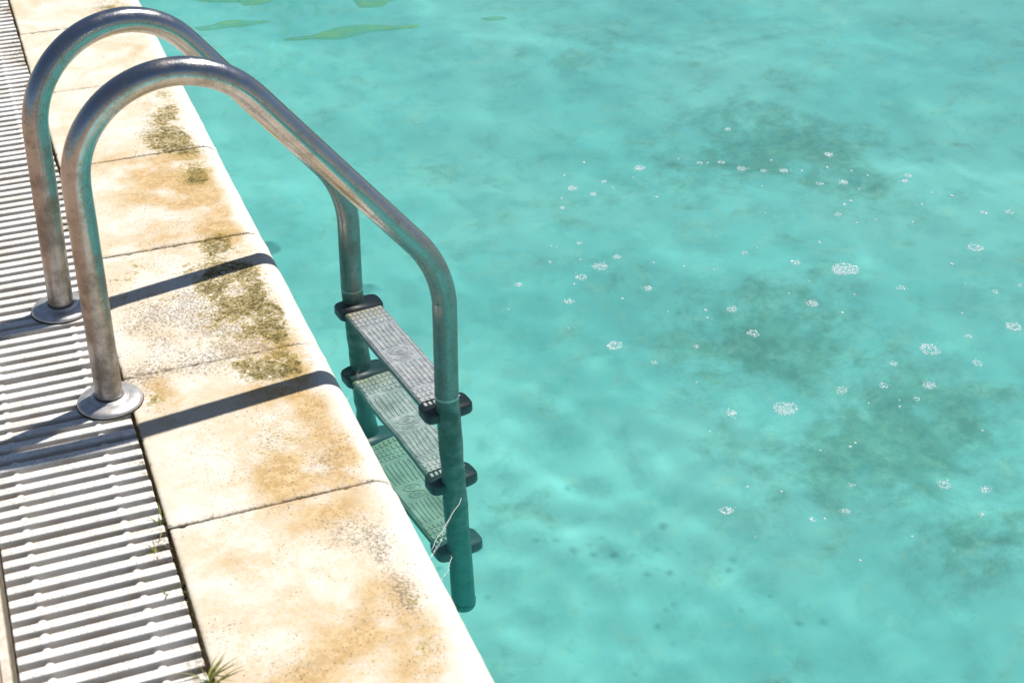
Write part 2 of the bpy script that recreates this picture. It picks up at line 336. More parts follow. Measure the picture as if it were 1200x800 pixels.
# ------------------------------------------------------------------ coping stones
XC, RN = 0.352, 0.045                                        # flat top ends / bullnose radius
def coping(y0, y1, i):
    rnd = random.Random(50 + i)
    bm = bmesh.new(); g = 0.0022; y0 += g; y1 -= g
    prof = [(0.0015, -0.07), (0.0015, -0.004), (0.0030, -0.0014), (0.0065, 0.0)]
    nx = 68
    for k in range(1, nx + 1): prof.append((0.0065 + (XC - 0.0065) * k / nx, 0.0))
    for k in range(1, 13):
        a = PI / 2 * k / 12; prof.append((XC + RN * math.sin(a), -RN + RN * math.cos(a)))
    prof += [(XC + RN, -0.062), (XC + RN - 0.006, -0.07)]
    ny = max(10, int((y1 - y0) / 0.005)); ys = [y0, y0 + 0.0012, y0 + 0.004] + [y0 + 0.004 + (y1 - y0 - 0.008) * k / ny for k in range(1, ny)] + [y1 - 0.004, y1 - 0.0012, y1]
    tilt = rnd.uniform(-0.003, 0.003); lift = rnd.uniform(-0.0015, 0.001); sx = rnd.uniform(-0.002, 0.002)
    rows = []
    for y in ys:
        e = min(y - y0, y1 - y); drop = 0.0022 * (1 - min(e, 0.004) / 0.004) ** 2
        chip = max(0, fbm(y * 0 + 3.1 * i, y, 0.3, 40)) * 0.0
        row = []
        for x, z in prof:
            h = 0.0
            if z > -0.03:
                h = 0.0007 * noise.noise(Vector((x * 25, y * 25, i))) + (0.0016 * noise.noise(Vector((3.3, y * 14, i))) + 0.0008 * noise.noise(Vector((z * 60, y * 55, i))) if x > XC else 0.0) + 0.0004 * noise.noise(Vector((x * 90, y * 90, i)))
                edge = 1 - min(e, 0.012) / 0.012
                h -= edge * max(0, noise.noise(Vector((x * 60, y * 20, 7 + i))) - 0.1) * 0.006
                if x < 0.03: h -= (1 - x / 0.03) * max(0, noise.noise(Vector((x * 30, y * 50, 3 + i))) - 0.1) * 0.006
            n = Vector((0, 0, 1)) if x <= XC else Vector((x - XC, 0, z + RN)).normalized()
            row.append(bm.verts.new((x + n.x * (h - drop) + sx, y, z + n.z * (h - drop) + lift + tilt * (y - y0))))
        rows.append(row)
    for a, b in zip(rows, rows[1:]):
        for k in range(len(prof) - 1): bm.faces.new((a[k], a[k + 1], b[k + 1], b[k]))
        bm.faces.new((a[-1], a[0], b[0], b[-1]))
    bm.faces.new(rows[0][::-1]); bm.faces.new(rows[-1])
    bmesh.ops.recalc_face_normals(bm, faces=bm.faces[:])
    me = from_bm(bm, 'coping_stone')
    def st(c):
        e = min(c.y - y0, y1 - c.y); j = math.exp(-e / 0.006) * (0.5 + 0.6 * noise.noise(Vector((c.x * 14, c.y * 2, i))))
        w = 1.0 if c.x < XC - 0.03 else max(0.0, 1 - (c.x - XC + 0.03) / 0.05)
        gen = max(0, fbm(c.x, c.y, 1.7, 5)) * 0.22 if c.y > 2.2 or c.y < -0.45 else 0
        k = [0.85 + 1.1 * fbm(c.x, c.y, q, 11) for q in (0.2, 5.7, 9.3)]
        lo = [max(0.0, fbm(c.x, c.y, q, 4)) for q in (2.2, 6.7)]
        if c.x < 0.0035 and c.z < -0.0025: return (0.3, 0.9, 1.0)  # gap-side face set dark all over, so the gap reads dark
        return (field(OCHRE, c.x, c.y) * w * max(.25, k[0]) + gen + 0.09 * w + 0.35 * lo[0] * w, field(LICHEN, c.x, c.y) * w * max(.3, k[1]) + 0.12 * j + gen * 0.35, field(GREY, c.x, c.y) * w * max(.3, k[2]) + j + gen * 0.5 + 0.2 * lo[1] * w)
    paint(me, st)
    return me
JY = [-1.45, -1.02, -0.62, 0.0, 0.4888, 0.9951, 1.5023, 2.005, 2.51, 3.01, 3.52, 4.02]
LAB = {2: 'nearest coping stone, at the bottom of the picture, ochre and grey stained',
       3: 'coping stone crossed by the darker lower rail shadow, orange along the pool side',
       4: 'coping stone crossed by the upper rail shadow, with a large olive lichen and grey patch',
       5: 'pale orange coping stone seen inside the near handrail arch, ochre along its far joint',
       6: 'coping stone with a dark lichen streak behind the near handrail arch',
       7: 'clean cream coping stone framed by the far handrail arch',
       8: 'farthest coping stone in view, grey smudged, at the top edge behind the far handrail'}
for i in range(len(JY) - 1):
    lab = LAB.get(i)
    if i < 2 or i > 8: continue
    link('coping_stone', coping(JY[i], JY[i + 1], i), M_STONE, None, True, lab, 'coping stone', 'white coping stones along the pool edge')

# ------------------------------------------------------------------ setting: mortar bed, gutter, deck, pool shell
def slab(name, x0, x1, y0, y1, z0, z1, mat, **kw):
    bm = bmesh.new(); box(bm, x0, x1, y0, y1, z0, z1); return link(name, from_bm(bm, name), mat, **kw)
slab('coping_bed', 0.010, 0.352, -3.0, 9.0, -2.4, -0.072, M_WALL, kind='structure')
bm = bmesh.new()
for y in JY[2:9]: box(bm, 0.012, 0.345, y - 0.004, y + 0.004, -0.069, -0.0075)
link('joint_mortar', from_bm(bm, 'joint_mortar'), M_MORTAR, kind='structure')
slab('gutter', -0.285, 0.006, -3.0, 9.0, -0.20, -0.13, M_CONC, kind='structure')
slab('drain_edging', -0.2895, -0.2765, -3.0, 9.0, -0.129, -0.001, M_EDGE, kind='structure')
slab('deck', -14.0, -0.2905, -9.0, 14.0, -0.30, -0.004, M_DECK, kind='structure')

# pool floor with algae clouds
bm = bmesh.new(); FX0, FX1, FY0, FY1, ST = 0.353, 7.4, -3.0, 9.0, 0.05
nx = int((FX1 - FX0) / ST); ny = int((FY1 - FY0) / ST)
vs = [[bm.verts.new((FX0 + (FX1 - FX0) * i / nx, FY0 + (FY1 - FY0) * j / ny, ZF)) for i in range(nx + 1)] for j in range(ny + 1)]
for j in range(ny):
    for i in range(nx): bm.faces.new((vs[j][i], vs[j][i + 1], vs[j + 1][i + 1], vs[j + 1][i]))
me = from_bm(bm, 'pool_floor')
def fblob(px, py, w, h, s):
    c = under(px, py, ZF); dx = under(px + w, py, ZF) - c; dy = under(px, py + h, ZF) - c
    return (c.x, c.y, abs(dx.x) + abs(dy.x), abs(dy.y) + abs(dx.y) * 0.6, s)
AL = [fblob(*b) for b in ((1050, 520, 85, 46, 1.5), (920, 400, 80, 36, 1.1), (870, 355, 60, 25, .5), (930, 172, 80, 22, 1.2), (850, 140, 60, 16, .55), (1020, 215, 50, 16, .6),
    (780, 200, 70, 22, .4), (1140, 640, 60, 36, 1.1), (700, 330, 60, 30, .25), (690, 60, 60, 14, .4), (830, 55, 70, 14, .3), (600, 590, 30, 16, .35), (920, 780, 40, 20, .3),
    (690, 580, 40, 20, .25), (580, 200, 25, 12, .3), (560, 760, 60, 30, .2), (640, 150, 60, 20, .2), (1180, 330, 40, 30, .2))]
paint(me, lambda c: (field(AL, c.x, c.y), 0, 0))
link('pool_floor', me, M_FLOOR, None, True, kind='structure')
bm = bmesh.new()
box(bm, 7.4, 7.7, -3.0, 9.0, -2.4, -0.002); box(bm, 0.01, 7.7, 9.0, 9.3, -2.4, -0.002); box(bm, 0.01, 7.7, -3.3, -3.0, -2.4, -0.002)
link('pool_walls', from_bm(bm, 'pool_walls'), M_WALL, kind='structure')
bm = bmesh.new()
box(bm, 7.702, 20, -9, 20, -0.3, -0.004); box(bm, -14, 7.70, 9.302, 20, -0.3, -0.005); box(bm, 0.0, 7.70, -9, -3.302, -0.3, -0.005)
link('far_deck', from_bm(bm, 'far_deck'), M_DECK, kind='structure')

# ------------------------------------------------------------------ water: closed body with a rippled top
def wave(x, y):
    h = 0.0
    for kx, ky, a, p in WAVES: h += a * math.sin(kx * x + ky * y + p)
    near = math.exp(-((x - 0.62) ** 2 + ((y - 0.62) / 1.5) ** 2) / 0.07)
    ch = 0.34 + 1.1 * math.exp(-(((x - 0.9) / 0.8) ** 2 + ((y - 0.1) / 0.9) ** 2)) + 0.3 * noise.noise(Vector((x * 0.8, y * 0.8, 6)))
    h += 0.0011 * noise.noise(Vector((x * 2.6, y * 2.6, 0.3))) + 0.00042 * noise.noise(Vector((x * 5.5, y * 5.5, 4.1)))
    h += (0.00016 * ch + 0.0008 * near) * noise.noise(Vector((x * 14, y * 14, 9.1))) + (0.00005 * ch + 0.0005 * near) * noise.noise(Vector((x * 26, y * 26, 3.3)))
    cau = math.exp(-(((x - 1.85) / 0.55) ** 2 + ((y - 1.35) / 0.75) ** 2))
    h += (0.00016 + 0.0007 * cau) * noise.noise(Vector((x * 8.5 + y * 3, y * 7 - x * 2, 14.1)))
    return h
rw = random.Random(11); WAVES = []
for lam, a in ((2.1, 0.0050), (1.25, 0.0034), (0.75, 0.0011), (0.52, 0.0005), (0.36, 0.00022), (0.25, 0.0001)):
    for r in range(2):
        th = rw.uniform(0, 2 * PI); k = 2 * PI / lam
        WAVES.append((k * math.cos(th), k * math.sin(th), a * 0.7, rw.uniform(0, 6.28)))
bm = bmesh.new(); WX0, WX1, WY0, WY1 = 0.33, 7.45, -3.05, 9.05
def axis(a, b, lo, hi, f, c, l2, h2):                                # finer grid where the picture looks
    out = [a, a + 0.002]
    while out[-1] < b - 1e-6:
        s = 0.011 if l2 <= out[-1] < h2 else (f if lo <= out[-1] < hi else c)
        out.append(min(b, out[-1] + s))
    return out[:-1] + [b - 0.002, b]
xs = axis(WX0, WX1, 0.33, 4.4, 0.022, 0.06, 0.33, 1.15); ys = axis(WY0, WY1, -0.9, 4.6, 0.022, 0.06, 0.0, 1.35)
top = [[bm.verts.new((x, y, ZW + wave(x, y))) for x in xs] for y in ys]
for a, b in zip(top, top[1:]):
    for i in range(len(xs) - 1): bm.faces.new((a[i], a[i + 1], b[i + 1], b[i])).smooth = True
ZB = ZF - 0.08
bot = [[bm.verts.new((x, y, ZB)) for x in (WX0, WX1)] for y in (WY0, WY1)]
bm.faces.new((bot[0][0], bot[1][0], bot[1][1], bot[0][1]))
bm.faces.new([bot[0][0], bot[0][1]] + [top[0][i] for i in range(len(xs) - 1, -1, -1)])
bm.faces.new([bot[1][1], bot[1][0]] + [top[-1][i] for i in range(len(xs))])
bm.faces.new([bot[1][0], bot[0][0]] + [r[0] for r in top])
bm.faces.new([bot[0][1], bot[1][1]] + [r[-1] for r in top[::-1]])
for f in bm.faces: f.smooth = True
me = from_bm(bm, 'water')
wo = link('water', me, M_WATER, kind='structure')
wo.cycles.is_caustics_receiver = False; wo.cycles.is_caustics_caster = True

# ------------------------------------------------------------------ drain grate: panels of slats
BXL, BXR = -0.221, -0.065
def grate(y0, y1, i):
    bm = bmesh.new(); P = 0.0331; n = int(round((y1 - y0) / P)); P = (y1 - y0) / n
    rnd = random.Random(i)
    for k in range(n):
        y = y0 + P * (k + 0.5); d = rnd.uniform(-0.0012, 0.0006); P_ = rnd.uniform(-0.0006, 0.0006); y += P_; xr = -0.0045 + rnd.uniform(-0.001, 0.001)
        box(bm, -0.266, xr, y - 0.0092, y + 0.0092, -0.030 + d, d, 0.0022, 2)
        for bx in (BXL, BXR):
            r = 0.0076; prof = [(r, -0.03 + d), (r, -0.003 + d), (r * 0.75, -0.0012 + d), (0, -0.0006 + d)]
            lathe(bm, prof, 14, (bx, y + 0.0085, 0))
    return from_bm(bm, 'grate_panel')
PY = [-1.45, -0.45, 0.56, 1.56, 2.476, 3.48]
GL = ['nearest white slatted drain grate panel, bottom left corner of the picture', 'white drain grate panel under the near ladder post flange, crossed by rail shadows',
      'white drain grate panel behind both ladder posts at the left edge', 'farther white drain grate panel above the dirty seam, left of the far handrail', 'small far piece of white drain grate in the top left corner']
for i in range(1, 5):
    lab = {1: GL[1].replace('under', 'under').replace('white drain', 'white slatted drain'), 2: GL[2], 3: GL[3], 4: GL[4]}[i]
    if i == 1: lab = 'nearest white drain grate panel, bottom left, running up to the near ladder post'
    if i == 2: lab = 'white drain grate panel under the far ladder post'
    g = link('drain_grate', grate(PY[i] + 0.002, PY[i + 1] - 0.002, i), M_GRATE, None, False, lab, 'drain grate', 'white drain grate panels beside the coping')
    bm = bmesh.new()
    for bx in (BXL, BXR): box(bm, bx - 0.006, bx + 0.006, PY[i] + 0.006, PY[i + 1] - 0.006, -0.040, -0.0305)
    link('support_rod', from_bm(bm, 'support_rod'), M_GRATE, g)

# ------------------------------------------------------------------ pool ladder
RAIL_N = [(-0.0333,0.4165,0.012),(-0.031,0.4212,0.1344),(-0.0286,0.4258,0.2567),(-0.0263,0.4305,0.3791),(-0.0251,0.4329,0.4403),(-0.0212,0.4341,0.4746),(-0.011,0.4353,0.5076),(0.0051,0.4363,0.5383),(0.0267,0.4371,0.5655),(0.0528,0.4377,0.5884),(0.0827,0.4381,0.606),(0.1153,0.4382,0.6178),(0.1493,0.4381,0.6234),(0.1837,0.4377,0.6225),(0.2172,0.4371,0.6152),(0.2486,0.4362,0.6018),(0.2769,0.4352,0.5826),(0.301,0.434,0.5585),(0.3321,0.4323,0.5207),(0.3942,0.4287,0.4452),(0.4564,0.4252,0.3697),(0.5186,0.4216,0.2941),(0.5808,0.4181,0.2186),(0.595,0.4172,0.1995),(0.6071,0.4163,0.1789),(0.6172,0.4154,0.1573),(0.625,0.4144,0.1347),(0.6305,0.4135,0.1113),(0.6337,0.4125,0.0875),(0.6344,0.4116,0.0635)]
RAIL_F = [(-0.077,0.7998,0.012),(-0.0724,0.8104,0.1181),(-0.0679,0.821,0.2242),(-0.0633,0.8315,0.3303),(-0.0611,0.8368,0.3833),(-0.0564,0.8408,0.4176),(-0.0456,0.8458,0.4508),(-0.0289,0.8517,0.4816),(-0.0071,0.8582,0.5089),(0.0193,0.8651,0.5318),(0.0492,0.8722,0.5496),(0.0815,0.8792,0.5615),(0.1152,0.8858,0.5671),(0.1491,0.892,0.5664),(0.182,0.8973,0.5592),(0.2127,0.9017,0.5458),(0.2402,0.9049,0.5268),(0.2635,0.9069,0.5027),(0.2928,0.9089,0.4658),(0.3513,0.9128,0.392),(0.4099,0.9167,0.3182),(0.4684,0.9206,0.2444),(0.527,0.9245,0.1707),(0.5406,0.9252,0.1514),(0.5523,0.9254,0.1308),(0.5618,0.9252,0.109),(0.569,0.9244,0.0863),(0.574,0.9231,0.0628),(0.5765,0.9214,0.0389),(0.5767,0.9192,0.0147)]
RT = 0.0253
def post_n(z):                                               # submerged uprights
    t = 0.0635 - z; return Vector((0.6344 - 0.019 * min(t, .2) + 0.012 * max(0, t - .2), 0.4116 - 0.038 * t, z))
def post_f(z):
    t = 0.0147 - z; return Vector((0.5767 - 0.043 * min(t, .15) - 0.004 * max(0, t - .15), 0.9192 - 0.1 * t, z))
lad = empty('pool_ladder', (-0.033, 0.4165, 0.0), 'weathered stainless steel pool ladder with two arched handrails and three submerged steps', 'pool ladder')
lad_inv = Matrix.Translation(-lad.location)
def part(name, me, mat, parent=lad, smooth=True, label=None):
    if parent is lad: me.transform(lad_inv)
    else: me.transform(lad_inv)
    o = link(name, me, mat, parent, smooth)
    if label: o['label'] = label
    return o
for pts, post, base in ((RAIL_N, post_n, RAIL_N[0]), (RAIL_F, post_f, RAIL_F[0])):
    P = [Vector(p) for p in pts] + [post(-0.06 - 0.09 * k) for k in range(12)]
    P[0].z = 0.004
    C = catmull(P, 5); bm = bmesh.new(); tube(bm, C, RT, 44)
    end = C[-1]
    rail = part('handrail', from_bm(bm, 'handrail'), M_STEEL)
    bm = bmesh.new(); e = end
    lathe(bm, [(0, -0.018), (0.010, -0.0165), (0.018, -0.012), (RT + 0.0006, -0.001), (RT + 0.0012, 0.02), (RT - 0.001, 0.021)], 32, tuple(e))
    part('foot_cap', from_bm(bm, 'foot_cap'), M_STEEL, rail)
    bm = bmesh.new(); c = (base[0], base[1], 0.0)
    lathe(bm, [(0.0262, 0.0165), (0.030, 0.0168), (0.0335, 0.0155), (0.0345, 0.0135), (0.0375, 0.0138), (0.052, 0.0115), (0.0585, 0.0085), (0.0612, 0.005), (0.0612, 0.0028), (0.058, 0.0022)], 64, c)
    part('flange', from_bm(bm, 'flange'), M_FLANGE, rail)
    bm = bmesh.new(); lathe(bm, [(0.056, 0.0003), (0.0622, 0.0005), (0.0625, 0.0018), (0.0605, 0.0026), (0.05, 0.0027)], 64, c)
    part('gasket', from_bm(bm, 'gasket'), M_RUBBER, rail)

def tread(zt, i):
    a = post_n(zt); b = post_f(zt); d = (b - a); d.z = 0; Ln = d.length; d.normalize()
    w = Vector((d.y, -d.x, 0))                                # across, towards the pool middle
    off = 0.004
    org = a + w * off; y0, y1 = 0.024, Ln - 0.046; hw = 0.047; th = 0.026
    def T(x, y, z): return org + w * x + d * y + Vector((0, 0, z))
    bm = bmesh.new()
    # rounded plank: cross-section swept lengthwise
    sec = []
    r = 0.009
    for cx, cz, a0 in ((hw - r, -r, 0), (-hw + r, -r, 90), (-hw + r, -th + r, 180), (hw - r, -th + r, 270)):
        for k in range(5):
            an = math.radians(a0 + 90 * k / 4); sec.append((cx + r * math.cos(an), cz + r * math.sin(an)))
    nseg = 24
    rows = [[bm.verts.new((x, y0 + (y1 - y0) * k / nseg, z)) for x, z in sec] for k in range(nseg + 1)]
    for p, q in zip(rows, rows[1:]):
        for k in range(len(sec)): bm.faces.new((p[k], p[(k + 1) % len(sec)], q[(k + 1) % len(sec)], q[k]))
    bm.faces.new(rows[0][::-1]); bm.faces.new(rows[-1])
    nb = len(bm.verts)
    Lm = (y0 + y1) / 2
    # raised ribs, crossed blocks at both ends
    ribx = [-0.038, -0.0271, -0.0163, -0.0054, 0.0054, 0.0163, 0.0271, 0.038]
    for x in ribx:
        for s in (-1, 1):
            ya, yb = (y0 + 0.085, Lm - 0.036) if s < 0 else (Lm + 0.036, y1 - 0.085)
            if abs(x) > 0.03:
                if s > 0: continue
                ya, yb = y0 + 0.085, y1 - 0.085
            box(bm, x - 0.0022, x + 0.0022, ya, yb, -0.002, 0.0022, 0.001, 1)
        for s in (-1, 1):
            for k in range(4):
                yy = (y0 + 0.014 + k * 0.017) if s < 0 else (y1 - 0.014 - k * 0.017)
                box(bm, x - 0.0036, x + 0.0036, yy - 0.006, yy + 0.006, -0.002, 0.0022, 0.001, 1)
    # embossed double-oval emblem in the middle
    for cy in (-0.013, 0.013):
        for rx, ry, rr in ((0.021, 0.0115, 0.0013), (0.008, 0.004, 0.0013)):
            ring = [Vector((rx * math.cos(2 * PI * k / 28), Lm + cy + ry * math.sin(2 * PI * k / 28), 0.0008)) for k in range(29)]
            tube(bm, ring, rr, 6, False)
    bm.verts.ensure_lookup_table()
    zs = [(v.co.x, v.co.y, v.co.z) for v in bm.verts]
    for v in bm.verts: v.co = T(v.co.x, v.co.y, v.co.z)
    me = from_bm(bm, 'step')
    at_ = me.color_attributes.new('stain', 'FLOAT_COLOR', 'POINT')
    for k, (x, y, z) in enumerate(zs):
        e = min(y - y0, y1 - y); R = max(0, 1 - e / 0.12) * (0.75 if y > Lm else 0.45)
        rib = 1.0 if z > 0.0015 else 0.0
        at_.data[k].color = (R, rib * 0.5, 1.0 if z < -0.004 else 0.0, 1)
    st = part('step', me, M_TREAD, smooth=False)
    # black end caps clamped round both uprights
    for yc, sg in ((0.021, 1), (Ln - 0.021, -1)):
        bm = bmesh.new(); n = 48; zz = [(-0.040, 0.90), (-0.0385, 0.96), (-0.034, 1.0), (-0.007, 1.0), (-0.0025, 0.975), (0.0005 if sg > 0 else 0.004, 0.93)]
        rows = []
        for z, f in zz:
            row = []
            for k in range(n):
                an = 2 * PI * k / n; ca, sa = math.cos(an), math.sin(an)
                x = (0.0555 - 0.031 * (1 - f)) * math.copysign(abs(ca) ** 0.36, ca); y = (0.031 - 0.031 * (1 - f)) * math.copysign(abs(sa) ** 0.55, sa)
                row.append(bm.verts.new(T(x, yc + y, z)))
            rows.append(row)
        for p, q in zip(rows, rows[1:]):
            for k in range(n): bm.faces.new((p[k], p[(k + 1) % n], q[(k + 1) % n], q[k]))
        bm.faces.new(rows[0][::-1]); bm.faces.new(rows[-1])
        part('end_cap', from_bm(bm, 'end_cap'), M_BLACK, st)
for i, z in enumerate((-0.203, -0.508, -0.803)): tread(z, i)

# ------------------------------------------------------------------ grass tufts in the gap, moss, spider thread
def tuft(px, py, n, hgt, spread, label, seed):
    rnd = random.Random(seed); c = at(px, py, -0.02); c.x = min(c.x, -0.0005) if px < 220 else c.x
    bm = bmesh.new()
    for k in range(n):
        az = rnd.uniform(0, 2 * PI); ln = hgt * rnd.uniform(0.5, 1.15); lean = rnd.uniform(0.15, 1.0) * spread; w0 = rnd.uniform(0.0011, 0.0026); bend = rnd.uniform(-0.35, 0.35)
        b = c + Vector((rnd.uniform(-0.004, 0.004), rnd.uniform(-0.02, 0.02), 0))
        dr = Vector((math.cos(az), math.sin(az), 0)); sd = Vector((-dr.y, dr.x, 0)); prev = None
        for s in range(7):
            t = s / 6; p = b + dr * (lean * ln * t ** 1.7) + sd * (bend * ln * t * t) + Vector((0, 0, ln * (t - 0.5 * lean * t * t)))
            w = w0 * (1 - t ** 2) + 0.0001
            q = (bm.verts.new(p - sd * w), bm.verts.new(p + Vector((0, 0, w * 0.6))), bm.verts.new(p + sd * w))
            if prev:
                bm.faces.new((prev[0], prev[1], q[1], q[0])); bm.faces.new((prev[1], prev[2], q[2], q[1]))
            prev = q
    link('grass_tuft', from_bm(bm, 'grass_tuft'), M_GRASS, None, True, label, 'grass tuft', 'grass tufts growing between grate and coping')
tuft(246, 812, 40, 0.055, 1.25, 'largest green grass tuft, in the gap at the bottom edge of the picture', 1)
tuft(190, 622, 9, 0.042, 0.9, 'thin grass sprig in the gap next to a coping joint', 2)
tuft(197, 700, 8, 0.040, 0.9, 'sparse yellowish grass sprig between grate slats and the nearest coping stone', 3)
tuft(186, 655, 6, 0.036, 1.0, 'small grass sprig leaning over the grate just below the coping joint', 4)
rnd = random.Random(5); bm = bmesh.new()
for k in range(160):
    y = rnd.choice((rnd.uniform(-0.5, 2.9), rnd.gauss(0.0, 0.12), rnd.gauss(1.25, 0.15))); s = rnd.uniform(0.0012, 0.0035)
    r = bmesh.ops.create_icosphere(bm, subdivisions=1, radius=s); o = Vector((rnd.uniform(-0.006, 0.003), y, rnd.uniform(-0.03, -0.008)))
    for v in r['verts']: v.co = v.co * rnd.uniform(0.8, 1.3) + o
link('gap_moss', from_bm(bm, 'gap_moss'), M_MOSS, None, True, 'dry moss and grit in the dark gap between grate and coping', 'moss', kind='stuff')
bm = bmesh.new()
for a, b in (((541, 584), (504, 645)), ((511, 640), (506, 652)), ((529, 652), (525, 668)), ((525, 668), (517, 680))):
    A = at(*a, ZW + 0.004); B = at(*b, ZW + 0.004); L_ = [A.lerp(B, t / 10) + Vector((0.002 * math.sin(t * 2.1), 0.002 * math.cos(t * 1.7), 0)) for t in range(11)]
    tube(bm, L_, 0.00042, 6)
link('spider_thread', from_bm(bm, 'spider_thread'), M_THREAD, None, True, 'broken white spider thread lying on the water by the lower steps', 'thread')

# ------------------------------------------------------------------ foam clusters on the water
Z6 = [(549,61,14),(770,114,22),(233,133,12),(355,145,22),(441,125,8),(487,133,14),(504,134,8),(534,132,16),(580,146,20),(628,150,14),(643,128,10),(673,150,20),(712,150,10),(768,143,10),(820,150,10),(856,160,8),(190,160,8),(208,187,24),(277,174,14),(253,201,16),(297,187,8),(341,165,6),(751,178,16),(803,175,22),(945,159,20),(938,172,18),(838,190,8),(183,211,10),(184,230,14),(393,208,10),(624,184,8),(632,244,6),(819,216,12),(805,224,12),(791,246,16),(832,265,8),(874,258,8),(955,262,10),(975,224,12),(997,198,6),(1014,198,6),(1042,205,12),(1111,241,18),(1168,241,16),(222,308,14),(160,316,6),(172,318,6),(224,345,10),(158,351,12),(306,339,18),(268,360,34),(226,384,26),(211,400,10),(386,352,8),(452,362,6),(518,368,6),(586,332,14),(613,320,6),(697,353,20),(751,309,12),(806,368,60),(1093,319,32),(1041,356,12),(1070,399,8),(88,402,18),(199,440,20),(317,432,12),(372,410,22),(67,457,6),(198,498,6),(416,462,6),(500,460,12),(503,477,8),(558,458,26),(733,446,30),(728,396,6),(683,424,6),(800,467,10),(826,427,6),(928,410,20),(1137,418,14),(1190,403,14),(300,534,36),(387,571,14),(480,538,16),(603,510,26),(1063,467,10),(1177,497,34),(1076,519,16),(992,548,42),(910,577,18),(1097,578,24),(798,634,24),(891,626,20),(990,626,30),(858,663,8),(963,655,14),(926,657,6),(926,672,8),(480,614,8),(557,680,26),(674,672,54)]
Z7 = [(510,157,8),(592,279,10),(547,332,32),(668,290,8),(735,351,16),(763,352,8),(818,192,12),(830,184,9),(822,275,14),(810,334,18),(1023,276,28),(1116,288,24),(1107,341,14),(955,389,8),(840,443,6),(1108,162,10),(610,391,5),(753,200,6)]
FOAM = [(560 + x / 1.875, 120 + y / 1.875, w / 1.875) for x, y, w in Z6] + [(560 + x / 1.875, 420 + y / 1.875, w / 1.875) for x, y, w in Z7]
BIG = {  # hand-written labels for the clusters that stand out: (approx. photo px) -> label
    (990, 316): ('largest white foam patch on the water, a dense D shaped raft of bubbles', 'the largest foam patch'),
    (919, 478): ('second largest foam patch, a dense oval with a small clear hole', 'the dense oval foam patch'),
    (1089, 412): ('ring shaped foam cluster with a clear middle, right of the largest foam patch', 'the big foam ring'),
    (1143, 290): ('comma shaped foam cluster at upper right of the largest foam patch', 'the comma shaped foam cluster'),
    (720, 405): ('isolated oval foam ring in the open water to the left of the picture middle', 'the isolated oval foam ring'),
    (852, 597): ('lowest oval foam ring on the water, below the dense oval foam patch', 'the lowest foam ring'),
    (703, 312): ('elongated foam cluster nearest the ladder bend', 'the elongated foam cluster by the ladder')}
rnd = random.Random(21)
def foam(px, py, w, seed):
    rnd = random.Random(seed); c = at(px, py, ZW); depth = (c - CAM).dot(FW); R = w / 2 * depth / FPX
    bm = bmesh.new(); kind = rnd.random(); ry = R * rnd.uniform(0.85, 1.15)
    big = w > 14; n = int(min(330, max(4, (R / 0.0018) ** 2 * 0.9)))
    hole = (0.55 if big and w < 25 else 0.0) if kind < 0.75 else 0.2
    placed = []
    for k in range(n * 4):
        if len(placed) >= n: break
        a = rnd.uniform(0, 2 * PI); q = math.sqrt(rnd.random())
        edge = 1 + 0.22 * noise.noise(Vector((math.cos(a) * 1.3, math.sin(a) * 1.3, seed * 3.7)))
        if q < hole and rnd.random() < 0.86: continue
        r = rnd.uniform(0.0009, 0.0017) * (1.5 if rnd.random() < 0.15 else 1) * (1.0 if w > 7 else 1.1)
        x, y = R * edge * q * math.cos(a), ry * edge * q * math.sin(a)
        if any((x - u) ** 2 + (y - v) ** 2 < (0.70 * (r + s)) ** 2 for u, v, s in placed): continue
        placed.append((x, y, r))
    for k in range(rnd.randint(1, 5) if w > 9 else 0):            # stray bubbles trailing off
        a = rnd.uniform(0, 2 * PI); q = R * rnd.uniform(1.15, 1.7); placed.append((q * math.cos(a), q * math.sin(a), rnd.uniform(0.0008, 0.0016)))
    if big and hole > 0.3: placed.append((R * rnd.uniform(-.15, .15), ry * rnd.uniform(-.15, .15), 0.003))
    if w < 7:                                                     # a speck is one tight knot of bubbles
        placed = [(x * 0.45, y * 0.45, r) for x, y, r in placed]
    for x, y, r in placed:
        q = bmesh.ops.create_icosphere(bm, subdivisions=2 if r > 0.002 else 1, radius=r)
        z = wave(c.x + x, c.y + y) + r * 1.06
        for v in q['verts']: v.co = v.co + Vector((x, y, z))
    o = link('foam_cluster', from_bm(bm, 'foam_cluster'), M_FOAM, None, True, None, 'foam', 'white foam bubble clusters floating on the pool')
    o.location = c
    o.cycles.is_caustics_receiver = False
    return o
marks = {}
objs = []
for i, (x, y, w) in enumerate(FOAM):
    o = foam(x, y, w, 100 + i); objs.append((x, y, w, o))
    for k, (lab, short) in BIG.items():
        if math.hypot(x - k[0], y - k[1]) < 8 and w > 14: o['label'] = lab; marks[short] = (x, y)
ORD = ['nearest', 'second nearest', 'third nearest', 'fourth nearest', 'fifth nearest', 'sixth nearest', 'seventh nearest', 'eighth nearest', 'ninth nearest', 'tenth nearest', 'eleventh nearest', 'twelfth nearest', 'thirteenth nearest', 'fourteenth nearest']
sect = {}
for x, y, w, o in objs:
    if 'label' in o.keys(): continue
    if w < 5.4:
        o['label'] = 'tiny white speck of foam floating on the turquoise water'; o['group'] = 'tiny foam specks floating on the pool'; continue
    m = min(marks, key=lambda k: math.hypot(marks[k][0] - x, marks[k][1] - y)); dx, dy = x - marks[m][0], y - marks[m][1]
    side = ('right of' if dx > 0 else 'left of') if abs(dx) > abs(dy) * 1.2 else ('below' if dy > 0 else 'above')
    sect.setdefault((m, side), []).append((math.hypot(dx, dy), w, o))
